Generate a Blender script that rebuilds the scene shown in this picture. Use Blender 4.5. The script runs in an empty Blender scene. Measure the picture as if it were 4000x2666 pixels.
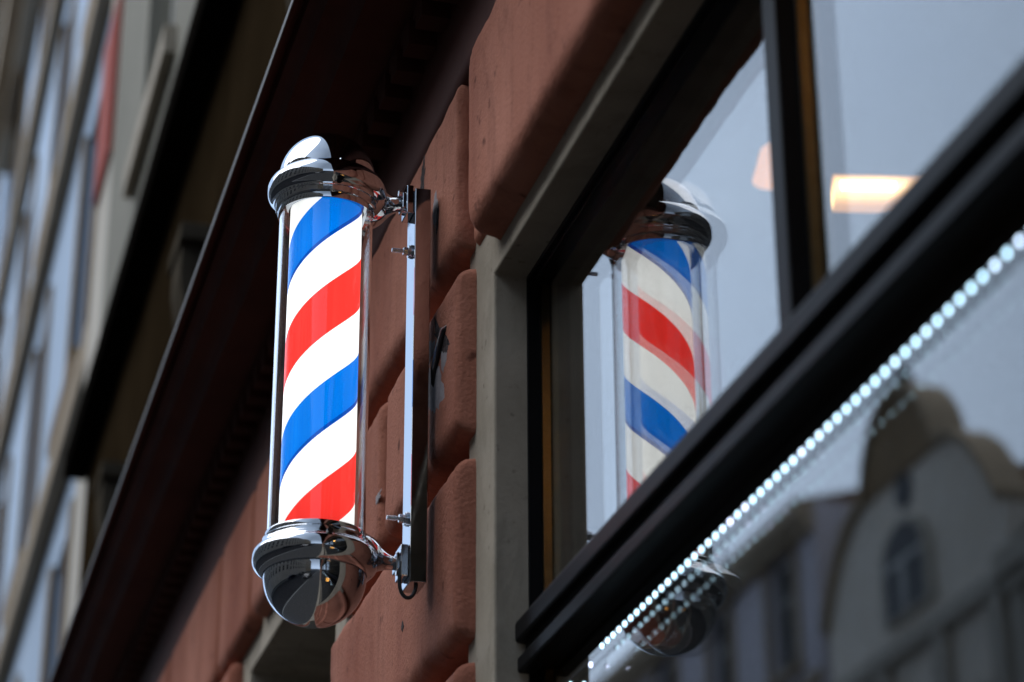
import bpy, bmesh, math, random
from mathutils import Vector, Matrix, noise
random.seed(7)
PI = math.pi
sc = bpy.context.scene
COL = sc.collection

# ------------------------------------------------------------------ helpers
class MB:
    """collects vertices and faces, builds ONE mesh object"""
    def __init__(s): s.v = []; s.f = []
    def add(s, vs, fs):
        b = len(s.v); s.v += [tuple(p) for p in vs]; s.f += [tuple(i + b for i in f) for f in fs]
    def quad(s, a, b, c, d): s.add([a, b, c, d], [(0, 1, 2, 3)])
    def box(s, x0, x1, y0, y1, z0, z1):
        s.add([(x, y, z) for x in (x0, x1) for y in (y0, y1) for z in (z0, z1)],
              [(0, 1, 3, 2), (4, 6, 7, 5), (0, 4, 5, 1), (2, 3, 7, 6), (0, 2, 6, 4), (1, 5, 7, 3)])
    def prism_y(s, prof, y0, y1, cap=True):
        """closed (x,z) outline swept along Y"""
        n = len(prof)
        vs = [(x, y0, z) for x, z in prof] + [(x, y1, z) for x, z in prof]
        fs = [(i, (i + 1) % n, n + (i + 1) % n, n + i) for i in range(n)]
        if cap: fs += [tuple(range(n))[::-1], tuple(range(n, 2 * n))]
        s.add(vs, fs)
    def prism_x(s, prof, x0, x1):
        """closed (y,z) outline swept along X"""
        n = len(prof)
        vs = [(x0, y, z) for y, z in prof] + [(x1, y, z) for y, z in prof]
        fs = [(i, (i + 1) % n, n + (i + 1) % n, n + i) for i in range(n)] + [tuple(range(n))[::-1], tuple(range(n, 2 * n))]
        s.add(vs, fs)
    def lathe(s, prof, c=(0, 0, 0), seg=96):
        """(r,z) profile about the vertical through c; r=0 ends close"""
        rings = []
        b = len(s.v)
        for r, z in prof:
            if r < 1e-6:
                rings.append([len(s.v) - 0]); s.v.append((c[0], c[1], c[2] + z))
            else:
                k = len(s.v)
                for i in range(seg):
                    a = 2 * PI * i / seg
                    s.v.append((c[0] + r * math.cos(a), c[1] + r * math.sin(a), c[2] + z))
                rings.append(list(range(k, k + seg)))
        for A, B in zip(rings[:-1], rings[1:]):
            for i in range(seg):
                j = (i + 1) % seg
                if len(A) == 1 and len(B) == 1: continue
                if len(A) == 1: s.f.append((A[0], B[i], B[j]))
                elif len(B) == 1: s.f.append((A[i], A[j], B[0]))
                else: s.f.append((A[i], A[j], B[j], B[i]))
    def loft(s, secs, cap=True):
        n = len(secs[0]); b = len(s.v)
        for q in secs: s.v += [tuple(p) for p in q]
        for k in range(len(secs) - 1):
            for i in range(n):
                j = (i + 1) % n
                s.f.append((b + k * n + i, b + k * n + j, b + (k + 1) * n + j, b + (k + 1) * n + i))
        if cap:
            s.f.append(tuple(b + i for i in range(n))[::-1])
            s.f.append(tuple(b + (len(secs) - 1) * n + i for i in range(n)))
    def tube(s, pts, r, seg=12):
        secs = []
        pts = [Vector(p) for p in pts]
        up = Vector((0, 1, 0))
        for i, p in enumerate(pts):
            t = (pts[min(i + 1, len(pts) - 1)] - pts[max(i - 1, 0)]).normalized()
            u = t.cross(up)
            if u.length < 1e-3: u = t.cross(Vector((1, 0, 0)))
            u.normalize(); w = u.cross(t)
            secs.append([p + r * (math.cos(2 * PI * k / seg) * u + math.sin(2 * PI * k / seg) * w) for k in range(seg)])
        s.loft(secs)
    def cyl(s, p0, p1, r0, r1=None, seg=20):
        r1 = r0 if r1 is None else r1
        a, b = Vector(p0), Vector(p1); t = (b - a).normalized()
        u = t.cross(Vector((0, 0, 1)))
        if u.length < 1e-3: u = t.cross(Vector((0, 1, 0)))
        u.normalize(); w = u.cross(t)
        ring = lambda c, r: [c + r * (math.cos(2 * PI * k / seg) * u + math.sin(2 * PI * k / seg) * w) for k in range(seg)]
        s.loft([ring(a, r0), ring(b, r1)])
    def build(s, name, m, parent=None, smooth=None, bevel=0, bseg=2, sub=0):
        me = bpy.data.meshes.new(name)
        me.from_pydata(s.v, [], s.f)
        bm = bmesh.new(); bm.from_mesh(me)
        bmesh.ops.remove_doubles(bm, verts=bm.verts, dist=1e-6)
        if bevel:
            ed = [e for e in bm.edges if len(e.link_faces) == 2 and e.calc_face_angle(0) > math.radians(30)]
            bmesh.ops.bevel(bm, geom=ed, offset=bevel, segments=bseg, profile=.5, affect='EDGES', clamp_overlap=True)
        bmesh.ops.recalc_face_normals(bm, faces=bm.faces)
        bm.to_mesh(me); bm.free()
        me.materials.append(m)
        if smooth is not None:
            for p in me.polygons: p.use_smooth = True
            if smooth < 180: me.set_sharp_from_angle(angle=math.radians(smooth))
        o = bpy.data.objects.new(name, me); COL.objects.link(o)
        if parent:
            o.parent = parent
            o.matrix_parent_inverse = Matrix.Translation(-ORIG.get(parent.name, Vector()))
        return o
ORIG = {}
def tag(o, label=None, cat=None, group=None, kind=None):
    if label: o['label'] = label
    if cat: o['category'] = cat
    if group: o['group'] = group
    if kind: o['kind'] = kind
    return o
def thing(name, label, cat, loc=(0, 0, 0), group=None):
    o = bpy.data.objects.new(name, None); COL.objects.link(o)
    o.location = loc; o.empty_display_size = .1
    ORIG[o.name] = Vector(loc)
    return tag(o, label, cat, group)

# ------------------------------------------------------------------ materials
MATS = {}
def nmat(name):
    m = bpy.data.materials.new(name); m.use_nodes = True
    nt = m.node_tree; b = nt.nodes['Principled BSDF']
    MATS[name] = m
    return m, nt, b
def simple(name, col, rough=.5, metal=0, spec=.5, coat=0):
    m, nt, b = nmat(name)
    b.inputs['Base Color'].default_value = (*col, 1); b.inputs['Roughness'].default_value = rough
    b.inputs['Metallic'].default_value = metal; b.inputs['Specular IOR Level'].default_value = spec
    b.inputs['Coat Weight'].default_value = coat
    return m
def mottled(name, c1, c2, scale=3, rough=.8, bump=.3, bscale=60, bdist=.004, streak=False, c3=None, spec=.07, grime=None):
    """two-tone weathered surface with fine relief"""
    m, nt, b = nmat(name)
    tc = nt.nodes.new('ShaderNodeTexCoord')
    mp = nt.nodes.new('ShaderNodeMapping')
    nt.links.new(tc.outputs['Object'], mp.inputs['Vector'])
    if streak: mp.inputs['Scale'].default_value = (1, 1, .25)
    n = nt.nodes.new('ShaderNodeTexNoise'); n.inputs['Scale'].default_value = scale; n.inputs['Detail'].default_value = 8
    n.inputs['Roughness'].default_value = .65
    nt.links.new(mp.outputs[0], n.inputs['Vector'])
    r = nt.nodes.new('ShaderNodeValToRGB')
    r.color_ramp.elements[0].position = .33; r.color_ramp.elements[0].color = (*c1, 1)
    r.color_ramp.elements[1].position = .68; r.color_ramp.elements[1].color = (*c2, 1)
    nt.links.new(n.outputs['Fac'], r.inputs['Fac'])
    out = r.outputs['Color']
    if c3:
        n3 = nt.nodes.new('ShaderNodeTexNoise'); n3.inputs['Scale'].default_value = scale * 9; n3.inputs['Detail'].default_value = 5
        nt.links.new(tc.outputs['Object'], n3.inputs['Vector'])
        r3 = nt.nodes.new('ShaderNodeValToRGB'); r3.color_ramp.elements[0].position = .64; r3.color_ramp.elements[1].position = .76
        nt.links.new(n3.outputs['Fac'], r3.inputs['Fac'])
        mx = nt.nodes.new('ShaderNodeMix'); mx.data_type = 'RGBA'
        nt.links.new(r3.outputs['Color'], mx.inputs['Factor']); nt.links.new(out, mx.inputs['A']); mx.inputs['B'].default_value = (*c3, 1)
        out = mx.outputs['Result']
    if grime:
        n4 = nt.nodes.new('ShaderNodeTexNoise'); n4.inputs['Scale'].default_value = 7; n4.inputs['Detail'].default_value = 9; n4.inputs['Roughness'].default_value = .72; n4.inputs['Distortion'].default_value = .6
        m4 = nt.nodes.new('ShaderNodeMapping'); m4.inputs['Scale'].default_value = (1, 1.6, .55); m4.inputs['Location'].default_value = (3, 7, 1)
        nt.links.new(tc.outputs['Object'], m4.inputs['Vector']); nt.links.new(m4.outputs[0], n4.inputs['Vector'])
        r4 = nt.nodes.new('ShaderNodeValToRGB'); r4.color_ramp.elements[0].position = .50; r4.color_ramp.elements[1].position = .80
        r4.color_ramp.elements[1].color = (.75, .75, .75, 1)
        nt.links.new(n4.outputs['Fac'], r4.inputs['Fac'])
        x4 = nt.nodes.new('ShaderNodeMix'); x4.data_type = 'RGBA'
        nt.links.new(r4.outputs['Color'], x4.inputs['Factor']); nt.links.new(out, x4.inputs['A']); x4.inputs['B'].default_value = (*grime, 1)
        out = x4.outputs['Result']
    nt.links.new(out, b.inputs['Base Color'])
    b.inputs['Roughness'].default_value = rough; b.inputs['Specular IOR Level'].default_value = spec
    if bump:
        n2 = nt.nodes.new('ShaderNodeTexNoise'); n2.inputs['Scale'].default_value = bscale; n2.inputs['Detail'].default_value = 6
        nt.links.new(tc.outputs['Object'], n2.inputs['Vector'])
        bp = nt.nodes.new('ShaderNodeBump'); bp.inputs['Strength'].default_value = bump; bp.inputs['Distance'].default_value = bdist
        nt.links.new(n2.outputs['Fac'], bp.inputs['Height']); nt.links.new(bp.outputs['Normal'], b.inputs['Normal'])
    return m
def emis(name, col, s):
    m, nt, b = nmat(name)
    b.inputs['Base Color'].default_value = (*[min(c, 1) * .8 for c in col], 1)
    b.inputs['Emission Color'].default_value = (*col, 1); b.inputs['Emission Strength'].default_value = s
    return m
def sheet_glass(name, tint=(.985, .988, .985), wav=.0006, wscale=2.2, seed=0.0):
    """window glass: Fresnel share of mirror reflection, the rest passes"""
    m, nt, b = nmat(name); nt.nodes.remove(b); N = nt.nodes.new; L = nt.links.new
    out = nt.nodes['Material Output']
    geo = N('ShaderNodeNewGeometry')
    dot = N('ShaderNodeVectorMath'); dot.operation = 'DOT_PRODUCT'
    L(geo.outputs['Normal'], dot.inputs[0]); L(geo.outputs['Incoming'], dot.inputs[1])
    def M(op, a, b_=None):
        q = N('ShaderNodeMath'); q.operation = op
        for k, v in enumerate((a, b_)):
            if v is None: continue
            if isinstance(v, (int, float)): q.inputs[k].default_value = v
            else: L(v, q.inputs[k])
        return q.outputs[0]
    c = M('ABSOLUTE', dot.outputs['Value'])
    fr = M('ADD', M('MULTIPLY', M('POWER', M('SUBTRACT', 1.0, c), 4.7), .96), .04)
    tc = N('ShaderNodeTexCoord'); mp = N('ShaderNodeMapping'); mp.inputs['Location'].default_value = (seed, seed * 2, seed)
    L(tc.outputs['Object'], mp.inputs['Vector'])
    nz = N('ShaderNodeTexNoise'); nz.inputs['Scale'].default_value = wscale; nz.inputs['Detail'].default_value = 1
    L(mp.outputs[0], nz.inputs['Vector'])
    bp = N('ShaderNodeBump'); bp.inputs['Strength'].default_value = 1; bp.inputs['Distance'].default_value = wav
    L(nz.outputs['Fac'], bp.inputs['Height'])
    g = N('ShaderNodeBsdfGlossy'); g.inputs['Roughness'].default_value = 0; L(bp.outputs['Normal'], g.inputs['Normal'])
    t = N('ShaderNodeBsdfTransparent'); t.inputs['Color'].default_value = (*tint, 1)
    mx = N('ShaderNodeMixShader'); L(fr, mx.inputs['Fac']); L(t.outputs[0], mx.inputs[1]); L(g.outputs[0], mx.inputs[2])
    L(mx.outputs[0], out.inputs['Surface'])
    return m

M_stucco = mottled('red_stucco', (.32, .112, .071), (.48, .205, .140), scale=2.8, rough=.85, bump=.55, bscale=150, bdist=.004, streak=True, c3=(.13, .05, .035), grime=(.17, .060, .042))
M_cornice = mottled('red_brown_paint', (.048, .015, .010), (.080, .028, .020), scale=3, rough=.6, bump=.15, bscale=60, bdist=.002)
M_stone = mottled('grey_stone', (.33, .285, .22), (.46, .40, .32), scale=5, rough=.8, bump=.35, bscale=120, bdist=.002, c3=(.16, .14, .105), grime=(.17, .15, .115))
M_black = mottled('black_window_paint', (.003, .003, .0035), (.006, .006, .007), scale=6, rough=.42, bump=.05, bscale=80, bdist=.0006)
M_zinc = simple('zinc_flashing', (.16, .155, .15), .6, .3)
M_chrome, nt, b = nmat('chrome')
b.inputs['Base Color'].default_value = (.53, .54, .56, 1); b.inputs['Metallic'].default_value = 1; b.inputs['Roughness'].default_value = .025
tc = nt.nodes.new('ShaderNodeTexCoord'); nz = nt.nodes.new('ShaderNodeTexNoise'); nz.inputs['Scale'].default_value = 40; nz.inputs['Detail'].default_value = 8
mr = nt.nodes.new('ShaderNodeMapRange'); mr.inputs['From Min'].default_value = .45; mr.inputs['From Max'].default_value = .8; mr.inputs['To Min'].default_value = .02; mr.inputs['To Max'].default_value = .13
nt.links.new(tc.outputs['Object'], nz.inputs['Vector']); nt.links.new(nz.outputs['Fac'], mr.inputs['Value']); nt.links.new(mr.outputs['Result'], b.inputs['Roughness'])
b.inputs['Specular Tint'].default_value = (.72, .77, .84, 1)
M_steel = simple('zinc_plated_steel', (.62, .65, .68), .25, 1)
M_darkmetal = simple('dark_screw', (.02, .02, .02), .3, .8)
M_cable = simple('black_cable', (.012, .012, .013), .4)
M_dark = simple('dark_inside', (.02, .02, .02), .6)
M_gold = mottled('spacer_metal', (.24, .17, .07), (.30, .22, .10), 40, .3, 0)
MATS['spacer_metal'].node_tree.nodes['Principled BSDF'].inputs['Metallic'].default_value = .9
M_tube, nt, b = nmat('clear_acrylic')
b.inputs['Base Color'].default_value = (.97, .98, .98, 1); b.inputs['Transmission Weight'].default_value = 1
b.inputs['Roughness'].default_value = 0.0; b.inputs['IOR'].default_value = 1.49
M_glassA = sheet_glass('outer_pane_glass', wav=.0002, wscale=1.6, seed=.3)
M_glassB = sheet_glass('inner_pane_glass', wav=.0003, wscale=1.3, seed=4.1)
M_asphalt = mottled('asphalt', (.018, .018, .020), (.034, .034, .036), 2, .7, .4, 200, .003)
M_paving = mottled('granite_paving', (.05, .05, .05), (.085, .083, .08), 6, .75, .3, 90, .003)
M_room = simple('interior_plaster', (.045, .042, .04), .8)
M_plaster_old = mottled('bare_plaster', (.30, .27, .28), (.42, .38, .39), 30, .9, .4, 200, .002)
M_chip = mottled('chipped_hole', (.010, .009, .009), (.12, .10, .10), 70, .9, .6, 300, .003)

# striped lit cylinder
POLE = Vector((.6545, 3.490, 3.215))
HZ = .325                           # flange ridge above/below the middle
PITCH = .338
PHASE = .126
def stripes():
    m, nt, b = nmat('lit_stripes'); N = nt.nodes.new; L = nt.links.new
    tc = N('ShaderNodeTexCoord'); sp = N('ShaderNodeSeparateXYZ'); L(tc.outputs['Object'], sp.inputs[0])
    def M(op, a, b_=None):
        q = N('ShaderNodeMath'); q.operation = op
        for k, v in enumerate((a, b_)):
            if v is None: continue
            if isinstance(v, (int, float)): q.inputs[k].default_value = v
            else: L(v, q.inputs[k])
        return q.outputs[0]
    ang = M('DIVIDE', M('ARCTAN2', sp.outputs['Y'], sp.outputs['X']), 2 * PI)
    t = M('FRACT', M('ADD', M('SUBTRACT', ang, M('DIVIDE', sp.outputs['Z'], PITCH)), 10 + PHASE))
    cr = N('ShaderNodeValToRGB'); cr.color_ramp.interpolation = 'CONSTANT'
    els = cr.color_ramp.elements
    W = (.80, .81, .795, 1); BL = (.0, .125, .52, 1); BD = (.0, .045, .28, 1); RD = (.72, .028, .022, 1)
    els[0].position = 0; els[0].color = BL
    els[1].position = .225; els[1].color = BD
    for p, c in ((.250, W), (.495, RD), (.757, W)):
        e = els.new(p); e.color = c
    L(t, cr.inputs['Fac'])
    L(cr.outputs['Color'], b.inputs['Base Color'])
    b.inputs['Roughness'].default_value = .25
    b.inputs['Specular IOR Level'].default_value = .2
    L(cr.outputs['Color'], b.inputs['Emission Color'])
    mp = N('ShaderNodeMapping'); mp.inputs['Scale'].default_value = (60, 60, 1.2); L(tc.outputs['Object'], mp.inputs['Vector'])
    nz = N('ShaderNodeTexNoise'); nz.inputs['Scale'].default_value = 1.0; nz.inputs['Detail'].default_value = 4; L(mp.outputs[0], nz.inputs['Vector'])
    mr = N('ShaderNodeMapRange'); mr.inputs['From Min'].default_value = .3; mr.inputs['From Max'].default_value = .7; mr.inputs['To Min'].default_value = 1.46; mr.inputs['To Max'].default_value = 1.76
    L(nz.outputs['Fac'], mr.inputs['Value'])
    zz_ = M('ABSOLUTE', sp.outputs['Z'])
    en = N('ShaderNodeMapRange'); en.interpolation_type = 'SMOOTHSTEP'; en.inputs['From Min'].default_value = .20; en.inputs['From Max'].default_value = .30; en.inputs['To Min'].default_value = 1; en.inputs['To Max'].default_value = .72   # the tube inside stops short of the ends
    L(zz_, en.inputs['Value'])
    L(M('MULTIPLY', mr.outputs['Result'], en.outputs['Result']), b.inputs['Emission Strength'])
    return m
M_stripe = stripes()

# ------------------------------------------------------------------ barber pole
pole = thing('barber_pole', 'lit barber pole with blue, white and red spiral stripes between chrome domed caps', 'barber pole', POLE)
capprof = [(.0620, -.0475), (.0750, -.0535), (.0790, -.0548), (.0797, -.0528), (.0797, -.0455), (.0805, -.0443), (.0828, -.0434), (.0834, -.0424), (.0836, -.0352),
           (.0842, -.0340), (.0858, -.0332), (.0862, -.0318), (.0864, -.0300), (.0878, -.0275), (.0908, -.0252), (.0945, -.0222), (.0966, -.018), (.0974, -.013), (.0976, -.0045),
           (.0972, -.0025), (.0962, .0010), (.0943, .0048), (.0915, .0085), (.0882, .0115), (.0850, .0137), (.0818, .0152), (.0803, .0156)]
dome = [(.0797, .0140), (.0797, .0180)]
for k in range(1, 25):
    a = PI / 2 * k / 24
    dome.append((.0797 * math.cos(a) if k < 24 else 0, .0180 + .0780 * math.sin(a)))
RV = Vector((POLE.x, POLE.y, 0))
vd = Vector((-POLE.x, -POLE.y, 0)).normalized(); vr = Vector((-vd.y, vd.x, 0))   # toward the street side / sideways
if vr.x < 0: vr = -vr
def cap(sign):
    zc = POLE.z + (HZ if sign > 0 else -HZ - .008)
    cp = capprof if sign > 0 else [(r, z if z > -.02 else -.02 + (z + .02) * .86) for r, z in capprof]
    m = MB(); m.lathe([(r, sign * z) for r, z in cp], (POLE.x, POLE.y, zc), 128)
    o = m.build('end_cap', M_chrome, pole, smooth=32)
    d = MB(); d.lathe([(r, sign * z) for r, z in dome], (POLE.x, POLE.y, zc), 128)
    d.build('dome', M_chrome, o, smooth=50)
    s = MB()
    ang = .0204 / .09
    dr = (vd * math.cos(ang) + vr * math.sin(ang))
    p = Vector((POLE.x, POLE.y, zc - sign * .027)) + dr * .0885
    s.cyl(p, p + dr * .0075, .0052, .0046, 18)
    s.build('set_screw', M_darkmetal, o, smooth=40)
    s = MB()
    p = Vector((POLE.x, POLE.y, zc + sign * .0130)) + (vd * math.cos(.27) + vr * math.sin(.27)) * .080
    s.cyl(p, p + Vector((0, 0, sign * .004)), .0035, .0028, 14)
    s.build('cap_screw', M_steel, o, smooth=40)
    i = MB(); i.lathe([(.0, 0), (.0770, 0)], (POLE.x, POLE.y, zc - sign * (.043 if sign > 0 else .040)), 48)
    i.build('inner_plate', M_dark, o)
    return o
cap(1); cap(-1)
zt, zb = POLE.z + HZ - .043, POLE.z - HZ + .032
m = MB(); m.lathe([(.0765, zb - POLE.z), (.0765, zt - POLE.z), (.0735, zt - POLE.z), (.0735, zb - POLE.z), (.0765, zb - POLE.z)], POLE, 128)
m.build('clear_tube', M_tube, pole, smooth=40)
m = MB(); m.lathe([(.0588, zb - POLE.z), (.0588, zt - POLE.z)], (0, 0, 0), 128)
core = m.build('striped_cylinder', M_stripe, None, smooth=180)
core.parent = pole
# bracket rail
m = MB(); o_ = [(.7965, 3.455), (.7965, 3.511), (.8230, 3.5130), (.8230, 3.4530)]
m.add([(x, y, z) for z in (2.859, 3.545) for x, y in o_], [(0, 1, 5, 4), (1, 2, 6, 5), (2, 3, 7, 6), (3, 0, 4, 7), (0, 3, 2, 1), (4, 5, 6, 7)])
rail = m.build('mounting_rail', M_chrome, pole, bevel=.0012)
def ell(x, z, ry, rz, n=28, pw=1.0):
    return [Vector((x, POLE.y + ry * math.cos(2 * PI * k / n), z + rz * math.sin(2 * PI * k / n))) for k in range(n)]
for sgn, zc in ((1, 3.529), (-1, 2.8975)):
    m = MB()
    fl = 1 if sgn > 0 else .85
    q = -sgn
    key = [(.715, .0120, .044, .042), (.735, .0110, .036, .037), (.7475, .0090, .028, .0300), (.7560, .0062, .0205, .0225), (.766, .0030, .0155, .0160), (.777, .0008, .0132, .0124), (.787, 0, .0124, .0110)]
    secs = []
    for i in range(len(key) - 1):
        p0, p1, p2, p3 = key[max(i - 1, 0)], key[i], key[i + 1], key[min(i + 2, len(key) - 1)]
        for st in range(6):
            t = st / 6
            v = [.5 * (2 * b1 + (c1 - a1) * t + (2 * a1 - 5 * b1 + 4 * c1 - d1) * t * t + (3 * b1 - a1 - 3 * c1 + d1) * t ** 3) for a1, b1, c1, d1 in zip(p0, p1, p2, p3)]
            secs.append(ell(v[0], zc + q * v[1], v[2], v[3] * fl, 40))
    secs.append(ell(key[-1][0], zc, key[-1][2], key[-1][3] * fl, 40))
    m.loft(secs)
    a = m.build('bracket_arm', M_chrome, pole, smooth=60)
    m = MB(); m.box(.784, .7963, 3.463, 3.503, zc - .027, zc + .025)
    m.box(.778, .7843, 3.468, 3.498, zc - .017, zc + .013)
    m.build('clamp_plate', M_chrome, a, bevel=.0016)
    m = MB(); m.cyl((.7785, 3.474, zc - .0185), (.7845, 3.474, zc - .0185), .0055, .004, 16)
    m.cyl((.772, 3.474, zc + .006 * sgn + .006), (.7785, 3.474, zc + .006 * sgn + .006), .005, .0042, 16)
    m.build('clamp_screw', M_steel, a, smooth=40)
for z in (3.437, 2.969):
    m = MB(); m.cyl((.7635, 3.478, z), (.8215, 3.478, z), .0032, .0032, 14)
    for k in range(9):
        m.cyl((.7640 + k * .0017, 3.478, z), (.7648 + k * .0017, 3.478, z), .0037, .0037, 14)
    bo = m.build('threaded_bolt', M_steel, pole, smooth=40)
    m = MB(); m.cyl((.7825, 3.478, z), (.7905, 3.478, z), .0072, .0072, 6); m.build('nut', M_steel, bo, bevel=.0006)
    m = MB(); m.cyl((.7907, 3.478, z), (.7935, 3.478, z), .0105, .0105, 22); m.cyl((.7936, 3.478, z), (.7962, 3.478, z), .0118, .0118, 22); m.build('washer', M_steel, bo, smooth=30)
pts = []
for k in range(25):
    a = PI * k / 24
    pts.append((.7965 - .0130 * math.cos(a), 3.468, 2.860 - .0235 * math.sin(a)))
pts = [(.7835, 3.476, 2.900), (.7833, 3.470, 2.882)] + pts + [(.8090, 3.470, 2.868), (.8085, 3.476, 2.880)]
m = MB(); m.tube(pts, .0031, 12); m.cyl((.7835, 3.474, 2.893), (.7835, 3.474, 2.884), .0055, .005, 14); m.cyl((.809, 3.472, 2.872), (.809, 3.472, 2.860), .0068, .0055, 14)
m.build('power_cable', M_cable, pole, smooth=50)

# ------------------------------------------------------------------ shop building (our side of the street)
shop = thing('shop_building', 'red-brown rusticated corner shop front with stone-framed windows and black frames behind the lit barber pole', 'building', (.87, 3, 0))
XF = .836
def block(mb, y0, y1, z0, z1, xf=XF, r=.027, cr=.026, fine=True, sd=0.0, xb=.905, flat_end=False):
    """one rusticated block: softly rounded, slightly uneven pillow of stucco"""
    def axis(a, b, step):
        L_ = b - a; e = [0, .002, .006, .011, .017, .024, .033, .045]
        if not fine: e = [0, .004, .012, .025, .04]
        e = [q for q in e if q < L_ * .45]
        n = max(1, int((L_ - 2 * e[-1]) / step))
        mid = [e[-1] + (L_ - 2 * e[-1]) * k / n for k in range(1, n)]
        return [a + q for q in e] + [a + q for q in mid] + [b - q for q in reversed(e)]
    ys = axis(y0, y1, .014 if fine else .12); zs = axis(z0, z1, .014 if fine else .12)
    b0 = len(mb.v); cy, cz = (y0 + y1) / 2, (z0 + z1) / 2; hy, hz = (y1 - y0) / 2, (z1 - z0) / 2
    for y in ys:
        for z in zs:
            qy, qz = abs(y - cy) - hy + cr, abs(z - cz) - hz + cr
            if flat_end and y < cy: qy = (abs(y - cy) - hy) * flat_end + cr
            d = -(math.hypot(max(qy, 0), max(qz, 0)) + min(max(qy, qz), 0) - cr)
            if fine:
                d += .0055 * noise.noise(Vector((sd, y * 9, z * 9))) + .0038 * noise.noise(Vector((sd + 5, y * 31, z * 31))) + .0018 * noise.noise(Vector((sd + 7, y * 70, z * 70)))
            if d <= 0: x = min(xb, xf + r + .006 - d * 2.2)
            elif d < r: x = xf + r - math.sqrt(max(0, r * r - (r - d) ** 2))
            else: x = xf
            if fine: x += .0022 * noise.noise(Vector((sd + 9, y * 7, z * 7))) + .0008 * noise.noise(Vector((sd + 2, y * 40, z * 25)))
            mb.v.append((x, y, z))
    ny, nz = len(ys), len(zs)
    for i in range(ny - 1):
        for j in range(nz - 1):
            a = b0 + i * nz + j
            mb.f.append((a, a + 1, a + nz + 1, a + nz))
    # skirt to the joint bed
    rim = [b0 + i * nz for i in range(ny)] + [b0 + (ny - 1) * nz + j for j in range(1, nz)] + [b0 + i * nz + nz - 1 for i in range(ny - 2, -1, -1)] + [b0 + j for j in range(nz - 2, 0, -1)]
    k0 = len(mb.v)
    for q in rim:
        x, y, z = mb.v[q]; mb.v.append((xb, y, z))
    n = len(rim)
    for q in range(n):
        mb.f.append((rim[q], rim[(q + 1) % n], k0 + (q + 1) % n, k0 + q))
# window bays: (y_near, y_far) clear openings between the stone jambs
BAYS = [(-.95, 3.2234), (4.40, 5.40), (6.55, 8.7), (-4.6, -2.2), (-9.0, -6.2)]
COURSES = [(2.736, 3.026), (3.062, 3.347)] ; zz = 2.70
while zz > .6:
    COURSES.append((zz - .285, zz)); zz -= .32
JAMB = .104
w = MB()
def piers():
    bs = sorted(BAYS); ed = -12.0; out = []
    for a, b_ in bs:
        out.append((ed, a - JAMB)); ed = b_ + JAMB
    out.append((ed, 10.4)); return out
for (a, b_) in piers():
    near = abs(a - 3.3274) < .01
    for ci, (z0, z1) in enumerate(COURSES):
        if near:
            cuts = [3.327, 3.855, 4.30] if ci in (1, 2, 4, 6) else [3.327, 4.30]
        else:
            n = max(1, round((b_ - a) / .75)); off = .5 if ci % 2 else 0
            cuts = [a] + [a + (b_ - a) * (k + off) / n for k in range(n + 1) if a + .1 < a + (b_ - a) * (k + off) / n < b_ - .1] + [b_]
        for k in range(len(cuts) - 1):
            y0, y1 = cuts[k] + (.010 if k else 0), cuts[k + 1] - (.010 if k < len(cuts) - 2 else 0)
            block(w, y0, y1, z0, z1, fine=near and z1 > 2.3, sd=ci * 3.1 + k, flat_end=4.0 if near and k == 0 else 0, r=.030 if not (near and ci == 0) else .033)
# top course over the windows
tops = [-12, -10.6, -9.3, -7.9, -6.4, -5.2, -3.9, -2.4, -1.1, -.1, .95, 2.05, 3.218, 4.36, 5.23, 5.70, 6.6, 7.7, 8.9, 10.4]
for k in range(len(tops) - 1):
    y0, y1 = tops[k] + (.109 if tops[k] == 3.218 else .008), tops[k + 1] - (.004 if tops[k] == 2.05 else .008)
    fine = 1.9 < tops[k] < 4.2
    onpier = abs(tops[k] - 3.218) < .01
    block(w, y0, y1, 3.383 if onpier else (3.325 if tops[k] == 2.05 else 3.350), 3.695 if tops[k] != 2.05 else 3.672, xf=XF - (0 if onpier else .006) - (.012 if tops[k] == 2.05 else 0), fine=fine, flat_end=3.0 if onpier else 0, sd=k * 1.7 + 40, cr=.052 if tops[k] == 2.05 else .040, r=.034)
block(w, 3.224, 3.322, 3.372, 3.690, xf=.858, sd=90.0, r=.02, cr=.02)
w.build('rusticated_wall', M_stucco, shop, smooth=180)
# bed of the joints and the core wall with the window openings left free
def holed_wall(mb, x0, x1, y0, y1, z0, z1, holes):
    """a wall slab (x0 front) with rectangular through-openings"""
    ys = sorted({y0, y1, *[h[0] for h in holes], *[h[1] for h in holes]}); zs = sorted({z0, z1, *[h[2] for h in holes], *[h[3] for h in holes]})
    for i in range(len(ys) - 1):
        for j in range(len(zs) - 1):
            cy, cz = (ys[i] + ys[i + 1]) / 2, (zs[j] + zs[j + 1]) / 2
            if any(h[0] < cy < h[1] and h[2] < cz < h[3] for h in holes): continue
            for x in (x0, x1):
                mb.quad((x, ys[i], zs[j]), (x, ys[i + 1], zs[j]), (x, ys[i + 1], zs[j + 1]), (x, ys[i], zs[j + 1]))
    for h in holes:
        a, b_, c, d = h
        mb.quad((x0, a, c), (x1, a, c), (x1, a, d), (x0, a, d)); mb.quad((x0, b_, c), (x1, b_, c), (x1, b_, d), (x0, b_, d))
        mb.quad((x0, a, c), (x1, a, c), (x1, b_, c), (x0, b_, c)); mb.quad((x0, a, d), (x1, a, d), (x1, b_, d), (x0, b_, d))
SILL = .75; HEAD = 3.2856
w = MB(); holed_wall(w, .900, 1.02, -12, 10.4, 0, 3.74, [(a - .02, b_ + .02, SILL - .02, HEAD + .02) for a, b_ in BAYS])
w.build('wall_core', M_stucco, shop)
w = MB()
for k in range(19):
    pass
w.box(.80, .899, -12, 10.4, 0, .42)
w.build('plinth', M_stone, shop, bevel=.012)

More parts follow.
